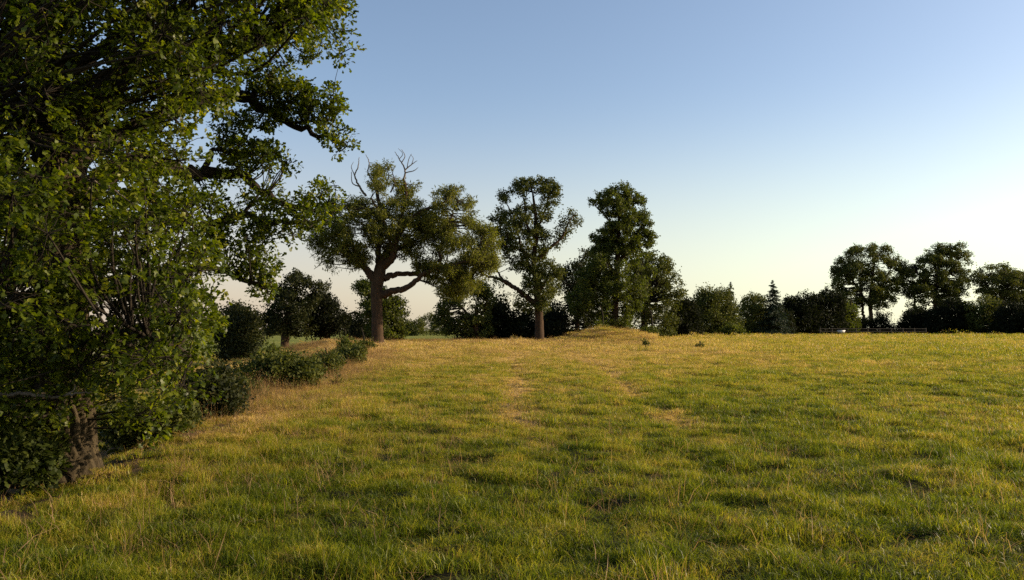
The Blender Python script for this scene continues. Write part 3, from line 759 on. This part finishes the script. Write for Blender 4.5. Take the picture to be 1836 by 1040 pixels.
tree('tall_tree', 'tall full-crowned tree rising behind the grassy mound', 'tree', 78, (1103, 592), [
    ('trunk', [(1103, 600, 0, 7), (1103, 560, 0, 6), (1106, 500, 0, 5), (1108, 440, 0, 4), (1110, 390, 0, 2.6), (1110, 350, 0, 1.2)]),
    ('branch', [(1106, 500, 0, 3), (1085, 460, 0, 2.2), (1070, 440, 0, 1.2)]), ('branch', [(1108, 470, 0, 3), (1135, 440, 0, 2.2), (1155, 415, 0, 1.2)]),
    ('branch', [(1109, 420, 0, 2.4), (1088, 390, 0, 1.8), (1068, 370, 0, 1)]), ('branch', [(1105, 530, 0, 3), (1075, 520, 0, 2.2), (1045, 525, 0, 1.2)]),
    ('branch', [(1105, 520, 0, 3), (1140, 500, 0, 2.2), (1160, 500, 0, 1.2)]),
], [
    dict(p=[(1056, 364), (1064, 348), (1088, 342), (1098, 330), (1120, 330), (1138, 344), (1156, 358), (1160, 384), (1174, 420), (1172, 436), (1150, 452), (1110, 450), (1080, 450), (1062, 430), (1064, 410), (1086, 394), (1070, 376)],
         n=260, thick=3, rc=.42, nsub=10, nl=14, inset=1, gap=.45, sr=.11),
    dict(p=[(1062, 440), (1110, 435), (1168, 450), (1172, 480), (1165, 535), (1132, 562), (1134, 592), (1085, 592), (1062, 565), (1020, 558), (1018, 530), (1045, 480)],
         n=260, thick=4, rc=.55, nsub=12, nl=14, inset=1, gap=.4, sr=.12),
], dict(kind='leaf', s=.175), M_BRIGHT, seed=41, twig_r=.02)

# ------------------------------------------------------------------ background trees and bushes
def bgt(name, label, cat, depth, base, trunk, poly, n, thick, rc, mat=None, s=.22, seed=0, group=None, gap=0.0, nsub=11, nl=8, sr=.2, more=(), kind='leaf', **kw):
    b = base
    limbs = [('trunk', [(b[0], b[1] + 8, 0, trunk)] + [(u, v, 0, trunk * f) for u, v, f in kw.get('stem', [(b[0], b[1] - 30, .8), (b[0] + 2, b[1] - 60, .4)])])] if trunk else []
    for m_ in more: limbs.append(('branch', m_))
    return tree(name, label, cat, depth, b, limbs, [dict(p=poly, n=n, thick=thick, rc=rc, nsub=nsub, nl=nl, inset=kw.get('inset', 1), gap=gap, sr=sr, twigs=bool(trunk))], dict(kind=kind, s=s), mat or M_LEAF, seed=seed or int(b[0]), group=group, twig_r=.02)

bgt('field_tree', 'dark rounded tree with a black hollow under it, behind the wispy tree\'s mound side', 'tree', 88, (1035, 600), 5,
    [(985, 606), (978, 575), (990, 530), (1000, 490), (1028, 455), (1066, 440), (1095, 470), (1092, 606)], 230, 4, .6, M_DARKGREEN, .22, gap=.36, sr=.14)
bgt('field_tree', 'dark tree right of the tall one, its crown sloping down to the right', 'tree', 92, (1155, 600), 6,
    [(1118, 606), (1120, 490), (1140, 455), (1162, 446), (1188, 458), (1205, 474), (1222, 492), (1228, 530), (1216, 575), (1205, 606)], 260, 4, .6, M_LEAF, .22, gap=.44, sr=.13)
bgt('field_tree', 'dark leaning tree beyond the dip, with ragged top left of the gap', 'tree', 68, (510, 632), 8,
    [(472, 596), (464, 566), (480, 560), (476, 542), (498, 530), (496, 506), (512, 508), (522, 492), (545, 488), (550, 505), (566, 500), (570, 512), (594, 502), (592, 516), (576, 522), (572, 545), (560, 560), (566, 590), (545, 606), (530, 600), (505, 608), (488, 600)], 200, 3, .5, M_DARKGREEN, .18, gap=.48, sr=.11,
    stem=[(512, 600, .9), (518, 560, .7), (530, 520, .4)], more=[[(514, 590, 0, 5), (495, 565, 0, 3), (480, 555, 0, 1.5)], [(518, 560, 0, 4), (550, 535, 0, 2.5), (575, 515, 0, 1.2)]])
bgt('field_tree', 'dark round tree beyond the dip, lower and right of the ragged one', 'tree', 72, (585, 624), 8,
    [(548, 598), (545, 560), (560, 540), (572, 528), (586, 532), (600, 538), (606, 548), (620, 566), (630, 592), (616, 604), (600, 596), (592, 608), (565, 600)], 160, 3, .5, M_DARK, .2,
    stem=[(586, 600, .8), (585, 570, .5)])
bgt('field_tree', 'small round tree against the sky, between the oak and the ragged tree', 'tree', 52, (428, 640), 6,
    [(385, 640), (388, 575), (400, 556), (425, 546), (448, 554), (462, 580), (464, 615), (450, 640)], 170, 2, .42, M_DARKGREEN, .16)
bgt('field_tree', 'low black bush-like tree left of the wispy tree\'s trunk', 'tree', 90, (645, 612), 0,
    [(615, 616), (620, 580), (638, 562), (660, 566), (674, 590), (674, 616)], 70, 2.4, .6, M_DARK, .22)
bgt('light_green_tree', 'light green tree showing either side of the wispy tree\'s trunk', 'tree', 60, (690, 616), 5,
    [(638, 505), (658, 498), (690, 520), (712, 528), (736, 552), (722, 568), (730, 596), (715, 618), (668, 618), (664, 570), (636, 552), (642, 530)], 190, 2.2, .4, M_BRIGHT, .16, gap=.42, sr=.1)
bgt('field_tree', 'open tree with sky gaps behind the hanging boughs of the wispy tree', 'tree', 76, (853, 606), 5,
    [(795, 600), (778, 572), (792, 545), (800, 515), (832, 500), (872, 502), (886, 530), (878, 560), (880, 606)], 170, 3, .5, M_LEAF, .2, gap=.46, sr=.12,
    more=[[(853, 590, 0, 3), (835, 560, 0, 2.2), (815, 535, 0, 1.2)], [(853, 580, 0, 3), (868, 555, 0, 2), (875, 530, 0, 1)]])
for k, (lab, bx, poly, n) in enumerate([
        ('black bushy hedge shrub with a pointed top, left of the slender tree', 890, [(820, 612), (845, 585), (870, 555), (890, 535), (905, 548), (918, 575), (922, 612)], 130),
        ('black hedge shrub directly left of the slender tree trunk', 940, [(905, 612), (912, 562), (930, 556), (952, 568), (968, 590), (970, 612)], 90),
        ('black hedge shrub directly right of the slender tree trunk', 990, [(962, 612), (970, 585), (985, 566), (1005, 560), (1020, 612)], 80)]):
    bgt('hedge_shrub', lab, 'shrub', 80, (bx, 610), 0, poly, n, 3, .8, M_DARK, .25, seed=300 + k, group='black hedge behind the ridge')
bgt('field_tree', 'small far tree glimpsed low just right of the slender trunk', 'tree', 150, (985, 596), 0, [(968, 600), (970, 565), (985, 556), (1000, 572), (1002, 600)], 60, 3, .9, M_LEAF, .4)

# far tree line across the valley field
fl = [(640, 576, 26, ''), (715, 580, 22, ''), (490, 585, 34, ''), (733, 574, 20, ''), (750, 570, 22, ''), (770, 560, 32, ''), (792, 566, 28, '')]
fr = np.random.RandomState(5)
FLAB = {0: 'small dark distant tree low on the horizon, just left of the wispy tree trunk', 1: 'distant tree peeping out low behind the light green tree', 2: 'distant tree far behind the ragged tree beyond the dip',
        3: 'smallest distant tree low on the horizon, just right of the light green tree', 4: 'second distant tree right of the light green tree, low on the horizon', 5: 'tallest distant tree in the gap of sky under the wispy tree boughs',
        6: 'distant tree touching the left edge of the open tree with sky gaps'}
for k, (u, v, w, _) in enumerate(fl):
    d = 430 + (k % 3) * 30
    bgt('distant_tree', FLAB[k], 'tree', d, (u, 598), 0,
        [(u - w * .6, 602), (u - w * .6, v + 12), (u - w * .25, v + 2), (u + w * .1, v), (u + w * .45, v + 6), (u + w * .62, v + 18), (u + w * .6, 602)], 60, 5, 1.9, M_LEAF, .75, seed=400 + k, group='distant trees beyond the valley field', nsub=9, nl=6, sr=.6, inset=1)

# right-hand hedge line
R = [
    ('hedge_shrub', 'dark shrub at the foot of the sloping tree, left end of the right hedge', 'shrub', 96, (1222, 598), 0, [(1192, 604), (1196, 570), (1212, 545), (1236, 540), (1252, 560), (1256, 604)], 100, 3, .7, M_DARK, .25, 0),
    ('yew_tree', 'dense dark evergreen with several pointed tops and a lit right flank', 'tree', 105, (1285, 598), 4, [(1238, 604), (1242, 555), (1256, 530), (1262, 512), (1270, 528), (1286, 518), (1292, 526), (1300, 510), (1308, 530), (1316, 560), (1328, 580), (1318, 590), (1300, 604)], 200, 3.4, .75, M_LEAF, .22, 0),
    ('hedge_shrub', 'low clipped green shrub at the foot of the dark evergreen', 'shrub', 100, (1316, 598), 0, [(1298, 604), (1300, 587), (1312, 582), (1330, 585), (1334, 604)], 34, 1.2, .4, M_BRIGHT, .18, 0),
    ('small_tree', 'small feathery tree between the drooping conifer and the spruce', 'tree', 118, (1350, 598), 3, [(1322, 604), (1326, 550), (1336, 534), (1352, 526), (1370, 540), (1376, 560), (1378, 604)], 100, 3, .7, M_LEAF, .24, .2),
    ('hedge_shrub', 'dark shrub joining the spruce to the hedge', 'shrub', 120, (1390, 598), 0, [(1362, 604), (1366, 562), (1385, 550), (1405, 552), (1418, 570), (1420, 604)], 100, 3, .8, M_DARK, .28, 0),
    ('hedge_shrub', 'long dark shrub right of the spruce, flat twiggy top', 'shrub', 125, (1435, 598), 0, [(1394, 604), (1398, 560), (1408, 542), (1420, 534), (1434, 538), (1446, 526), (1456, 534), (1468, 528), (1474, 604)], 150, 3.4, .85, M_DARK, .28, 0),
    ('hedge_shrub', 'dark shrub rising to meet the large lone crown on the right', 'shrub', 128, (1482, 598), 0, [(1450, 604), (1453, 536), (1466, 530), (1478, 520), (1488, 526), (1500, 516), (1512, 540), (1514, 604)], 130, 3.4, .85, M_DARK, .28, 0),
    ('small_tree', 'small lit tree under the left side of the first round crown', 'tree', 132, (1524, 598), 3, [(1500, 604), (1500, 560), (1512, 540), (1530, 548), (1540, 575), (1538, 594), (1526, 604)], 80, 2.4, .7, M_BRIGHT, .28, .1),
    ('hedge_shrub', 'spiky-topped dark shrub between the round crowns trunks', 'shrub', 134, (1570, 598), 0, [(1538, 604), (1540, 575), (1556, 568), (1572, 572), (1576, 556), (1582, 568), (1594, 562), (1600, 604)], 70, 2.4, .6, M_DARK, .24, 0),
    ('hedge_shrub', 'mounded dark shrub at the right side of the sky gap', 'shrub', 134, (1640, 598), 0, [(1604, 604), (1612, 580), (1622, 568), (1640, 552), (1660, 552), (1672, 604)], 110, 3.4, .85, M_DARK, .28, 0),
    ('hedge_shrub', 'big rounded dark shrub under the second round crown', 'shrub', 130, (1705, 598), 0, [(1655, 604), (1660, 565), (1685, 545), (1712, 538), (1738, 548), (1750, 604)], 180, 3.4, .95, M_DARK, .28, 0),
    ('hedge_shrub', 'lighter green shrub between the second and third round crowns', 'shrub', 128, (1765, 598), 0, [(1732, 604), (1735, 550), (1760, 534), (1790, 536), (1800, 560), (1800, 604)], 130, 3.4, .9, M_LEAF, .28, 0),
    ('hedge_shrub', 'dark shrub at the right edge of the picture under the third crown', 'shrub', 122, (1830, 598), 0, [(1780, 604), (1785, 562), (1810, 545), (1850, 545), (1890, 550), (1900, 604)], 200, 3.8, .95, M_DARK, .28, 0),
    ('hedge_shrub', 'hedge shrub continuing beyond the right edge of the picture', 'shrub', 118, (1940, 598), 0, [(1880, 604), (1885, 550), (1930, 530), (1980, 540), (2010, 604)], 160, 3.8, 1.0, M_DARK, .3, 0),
]
for k, (nm, lab, cat, d, base, tr, poly, n, th, rc, mat, s, gap) in enumerate(R):
    n = int(n * 1.6)
    bgt(nm, lab, cat, d, base, tr, poly, n, th, rc, mat, s, seed=500 + k, gap=gap, group='hedge line along the far right of the meadow' if cat == 'shrub' else None)

def crown_tree(label, depth, base, poly, stems, n, seed):
    limbs = [('trunk', stems[0])] + [('branch', s) for s in stems[1:]]
    tree('round_tree', label, 'tree', depth, base, limbs, [dict(p=poly, n=int(n*1.5), thick=5.5, rc=.8, nsub=11, nl=13, inset=1, gap=.45, sr=.18, squash=.6)], dict(kind='leaf', s=.25), M_LEAF, seed=seed, twig_r=.035)
crown_tree('first of the tall round-crowned trees on the right, two stems showing below the crown', 145, (1562, 598),
    [(1488, 520), (1494, 480), (1504, 462), (1518, 448), (1552, 434), (1590, 440), (1610, 460), (1620, 466), (1616, 500), (1606, 535), (1590, 552), (1560, 548), (1530, 556), (1500, 540)],
    [[(1562, 604, 0, 4), (1562, 570, 0, 3.4), (1560, 540, 0, 3), (1564, 500, 0, 2), (1570, 460, 0, 1)],
     [(1561, 552, 0, 2.2), (1540, 520, 0, 1.8), (1520, 490, 0, 1)], [(1562, 540, 0, 2.2), (1582, 510, 0, 1.6), (1598, 480, 0, .9)],
     [(1550, 604, .5, 3), (1548, 570, .5, 2.6), (1546, 540, .5, 2), (1540, 480, .5, 1)]], 210, 601)
crown_tree('second of the tall round-crowned trees on the right, the broadest crown', 148, (1677, 598),
    [(1608, 500), (1612, 472), (1632, 462), (1648, 462), (1662, 442), (1690, 438), (1720, 437), (1738, 452), (1744, 500), (1736, 528), (1712, 548), (1670, 552), (1630, 552), (1612, 530)],
    [[(1677, 604, 0, 4), (1677, 560, 0, 3.6), (1678, 520, 0, 3), (1684, 480, 0, 2), (1690, 455, 0, 1)],
     [(1678, 530, 0, 2.4), (1655, 500, 0, 1.8), (1635, 480, 0, 1)], [(1678, 515, 0, 2.2), (1700, 490, 0, 1.6), (1720, 465, 0, .9)],
     [(1642, 604, .5, 2.6), (1641, 560, .5, 2.2), (1638, 510, .5, 1)]], 230, 602)
crown_tree('third of the round-crowned trees, lower and cut by the right edge of the picture', 150, (1795, 598),
    [(1742, 505), (1750, 488), (1762, 478), (1800, 471), (1830, 478), (1870, 485), (1885, 510), (1875, 545), (1820, 548), (1780, 545), (1755, 530)],
    [[(1795, 604, 0, 4), (1795, 560, 0, 3.4), (1798, 530, 0, 2.4), (1802, 490, 0, 1)],
     [(1795, 555, 0, 2.2), (1775, 525, 0, 1.6), (1765, 500, 0, .9)], [(1796, 550, 0, 2.2), (1825, 520, 0, 1.6), (1850, 500, 0, .9)]], 190, 603)

def conifer(label, depth, u, vtop, vbase, w, nlev, droop, seed, spread=1.0):
    r = np.random.RandomState(seed)
    b = at(u, vbase, depth); b[2] = gz(b[0], b[1]); top = at(u, vtop, depth); H = top[2] - b[2]; W = w / F * depth / 2
    root = empty('spruce_tree', b); tag(root, label, 'tree')
    v, q = tube(np.array([[0, 0, -.2], [0, 0, H * .5], [0, 0, H]]), np.array([.16, .09, .01]), 8)
    link('trunk', mesh_np('trunk', v, [q], None, True), M_TWIG, root)
    P_, D_, N_, S_, R_, tw = [], [], [], [], [], []
    for l in range(nlev):
        t = (l + .3) / nlev; z = H * (1 - t); rr = W * (t ** .8) * spread
        for k in range(11):
            z = H * (1 - t) + r.uniform(-.5, .5) * H / nlev; tt_ = max(0, 1 - z / H); rr = W * (tt_ ** .9) * spread; a = r.uniform(0, 6.28); L = rr * r.uniform(.4, 1.15) + .05; dv = np.array([math.cos(a), math.sin(a), 0])
            tipz = z - droop * L + .12 * L
            p0 = np.array([0, 0, z]); p2 = dv * L + np.array([0, 0, tipz]); p1 = (p0 + p2) / 2 + np.array([0, 0, .05 * L])
            tw.append(tube(np.array([p0, p1, p2]), np.array([.025, .015, .006]), 4))
            n = int(16 + 34 * L); s = r.uniform(.1, 1, n)[:, None]
            pts = p0 * (1 - s) + p2 * s + r.normal(0, 1, (n, 3)) * np.array([.10, .10, .05]) * (.35 + L * .7)
            P_.append(pts); D_.append(dv + unit(r, n) * .7 - np.array([0, 0, .35])); N_.append(unit(r, n) * .5 + np.array([0, 0, .8])); S_.append(r.uniform(.14, .26, n) * (.55 + .45 * min(1, L))); R_.append(r.uniform(0, 1, n))
    v, q = join(tw); link('twigs', mesh_np('twigs', v, [q], None, True), M_TWIG, root)
    link('crown', leaf_mesh('crown', np.vstack(P_), np.vstack(D_), np.vstack(N_), np.concatenate(S_), np.concatenate(R_), 'leaf'), M_CONIFER, root)
conifer('narrow spruce with a pointed top standing above the right hedge', 115, 1387, 503, 598, 84, 20, .3, 71)
conifer('thin drooping conifer with bare spiky top, right of the dark evergreen', 112, 1311, 506, 598, 70, 13, .55, 72)

# ------------------------------------------------------------------ brambles and undergrowth along the bank
def bush(name, label, depth, base, poly, n, thick, rc, mat, s, seed, group=None, cat='bush', nsub=12, nl=7, sr=.09, kind='leaf', gap=0.0, off=0):
    tree(name, label, cat, depth, base, [('stem', [(base[0], base[1] + 4, 0, 2), (base[0] + 3, base[1] - 22, 0, 1.4), (base[0] - 2, base[1] - 45, 0, .6)])],
         [dict(p=poly, n=n, thick=thick, rc=rc, nsub=nsub, nl=nl, inset=3, sr=sr, gap=gap)], dict(kind=kind, s=s), mat, M_TWIG, seed=seed, group=group, twig_r=.006)
bush('bramble_bush', 'dark bramble thicket on the bank, the nearest and largest one', 20, (480, 700), [(412, 705), (418, 672), (436, 655), (452, 660), (468, 642), (490, 648), (510, 636), (530, 648), (552, 646), (578, 662), (566, 680), (540, 695), (500, 712), (450, 722)], 230, 1.2, .15, M_LEAF, .085, 81, gap=.47)
bush('bramble_bush', 'longer low bramble bush behind the thicket, running toward the wispy tree', 29, (585, 668), [(535, 672), (545, 650), (562, 646), (578, 634), (596, 640), (612, 622), (630, 628), (648, 616), (652, 640), (622, 662), (580, 680)], 170, 1.2, .15, M_LEAF, .09, 82, gap=.48)
bush('bramble_bush', 'ragged brambles bridging the dark thicket and the longer low bush behind it', 24, (570, 680), [(520, 690), (532, 662), (548, 655), (562, 640), (580, 648), (598, 636), (612, 650), (600, 672), (570, 690), (540, 700)], 130, 1.1, .15, M_LEAF, .08, 97, gap=.46)
bush('bramble_bush', 'low ragged brambles filling the slope between the oak undergrowth and the thicket', 17.5, (430, 720), [(385, 748), (392, 716), (408, 700), (418, 678), (432, 690), (446, 682), (458, 700), (476, 704), (462, 722), (430, 742), (400, 756)], 120, .8, .13, M_LEAF, .07, 95, gap=.46)
bush('bramble_bush', 'small ragged bramble patch at the end of the bank, nearest the wispy tree', 40, (650, 632), [(622, 646), (630, 628), (640, 622), (648, 606), (656, 614), (664, 602), (670, 616), (672, 636), (650, 646)], 70, .9, .17, M_LEAF, .1, 96, gap=.4)
bush('sapling', 'young sapling with upright leafy shoots above the bramble thicket', 24, (490, 660), [(455, 660), (462, 640), (478, 625), (492, 612), (500, 628), (512, 640), (508, 662)], 30, .5, .16, M_BRIGHT, .08, 83, nsub=8)
bush('sapling', 'young leafy sapling left of the wispy tree\'s trunk', 36, (620, 635), [(606, 640), (608, 618), (618, 600), (626, 608), (636, 602), (638, 636)], 34, .7, .13, M_BRIGHT, .1, 84, nsub=8)
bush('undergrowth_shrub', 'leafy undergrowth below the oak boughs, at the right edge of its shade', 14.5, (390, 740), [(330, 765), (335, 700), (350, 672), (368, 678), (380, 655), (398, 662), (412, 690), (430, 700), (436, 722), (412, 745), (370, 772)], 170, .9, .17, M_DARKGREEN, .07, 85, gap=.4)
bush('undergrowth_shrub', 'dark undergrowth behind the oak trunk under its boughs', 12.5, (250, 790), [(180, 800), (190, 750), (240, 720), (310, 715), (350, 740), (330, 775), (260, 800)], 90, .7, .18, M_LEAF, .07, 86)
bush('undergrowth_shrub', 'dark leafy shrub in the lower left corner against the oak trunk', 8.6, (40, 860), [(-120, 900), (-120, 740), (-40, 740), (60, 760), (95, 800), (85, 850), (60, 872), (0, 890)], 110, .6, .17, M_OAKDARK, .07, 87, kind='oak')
bush('field_bush', 'little sunlit green bush at the foot of the far right end of the mound', 76, (1166, 596), [(1150, 602), (1152, 590), (1164, 583), (1178, 588), (1184, 602)], 26, .8, .3, M_BRIGHT, .14, 88, nsub=8, sr=.12)
bush('field_bush', 'pale leafy bush at the foot of the tall tree behind the mound', 74, (1078, 592), [(1062, 600), (1064, 580), (1078, 573), (1096, 582), (1100, 600)], 30, .8, .3, M_BRIGHT, .14, 89, nsub=8, sr=.12)
for k, (lab, d, u, v, h) in enumerate([('dark dock plant alone in the meadow right of the mound', 44, 1256, 621, 9), ('small dark weed in the meadow below the mound\'s right end', 42, 1157, 615, 6),
                                       ('thin dark dead weed stem at the left edge of the meadow', 21, 604, 692, 24)]):
    w = 9 if k < 2 else 2.2
    tree('weed_plant', lab, 'weed', d, (u, v), [('stem', [(u, v + 2, 0, .8), (u + 1, v - h * .5, 0, .6), (u, v - h, 0, .3)])],
         [dict(p=[(u - w, v + 3), (u - w * .5, v - h * .6), (u, v - h), (u + w * .6, v - h * .5), (u + w, v + 3)], n=9, thick=.12, rc=.07, nsub=5, nl=4, inset=0, sr=.03)], dict(kind='lance', s=.14), M_LEAF, M_TWIG, seed=90 + k, twig_r=.004)

# ------------------------------------------------------------------ rail fence and small white things at the far hedge
def box(cx, cy, cz, sx, sy, sz):
    V = np.array([(x, y, z) for x in (-.5, .5) for y in (-.5, .5) for z in (-.5, .5)]) * (sx, sy, sz) + (cx, cy, cz)
    Q = np.array([(0, 1, 3, 2), (4, 6, 7, 5), (0, 4, 5, 1), (2, 3, 7, 6), (0, 2, 6, 4), (1, 5, 7, 3)])
    return V, Q
def fence():
    p0 = at(1470, 596, 118); p1 = at(1660, 596, 122); n = 9
    b = p0.copy(); b[2] = gz(b[0], b[1]); root = empty('rail_fence', b)
    tag(root, 'post and rail fence in front of the hedge below the round-crowned trees', 'fence')
    me = mesh_np('post', *(lambda v, q: (v, [q]))(*box(0, 0, .6, .14, .14, 1.5)))
    pts = [p0 + (p1 - p0) * i / n for i in range(n + 1)]
    for p in pts: p[2] = gz(p[0], p[1])
    for p in pts: link('post', me, M_WOODRAIL, root, p - b)
    for a, c in zip(pts[:-1], pts[1:]):
        for h in (.45, .82, 1.2):
            s = a + (0, -.1, h); e = c + (0, -.1, h)
            v, q = tube(np.array([s, (s + e) / 2, e]) - b, np.array([.05, .05, .05]), 6); link('rail', mesh_np('rail', v, [q]), M_WOODRAIL, root)
fence()
m, N, L = nodes('pale_paint'); pb = N.new('ShaderNodeBsdfPrincipled'); pb.inputs['Base Color'].default_value = (.5, .49, .45, 1)
om = N.new('ShaderNodeOutputMaterial'); L.new(pb.outputs[0], om.inputs[0]); M_WHITE = m
def trough():
    p = at(1508, 592, 116.5); z = gz(p[0], p[1])
    prof = [(-.55, 1.0), (.55, 1.0), (.42, .62), (-.42, .62)]
    V = np.array([(x, y, h) for y in (-.2, .2) for x, h in prof] + [(x, y, .98 if abs(x) > .45 else .7) for y in (-.16, .16) for x in (-.5, .5, .38, -.38)])
    Q = [(0, 3, 2, 1), (4, 5, 6, 7), (0, 4, 7, 3), (1, 2, 6, 5), (2, 3, 7, 6), (8, 9, 10, 11), (15, 14, 13, 12), (8, 11, 15, 12), (9, 13, 14, 10), (11, 10, 14, 15), (0, 1, 9, 8), (5, 4, 12, 13), (1, 5, 13, 9), (4, 0, 8, 12)]
    root = empty('feed_trough', (p[0], p[1], z)); tag(root, 'small white trough showing bright against the fence at the left end', 'trough')
    link('basin', mesh_np('basin', V, [np.array(Q)]), M_WHITE, root)
    for s in (-.35, .35): link('leg', mesh_np('leg', *(lambda v, q: (v, [q]))(*box(s, 0, .3, .06, .3, .66))), M_WOODRAIL, root)
trough()
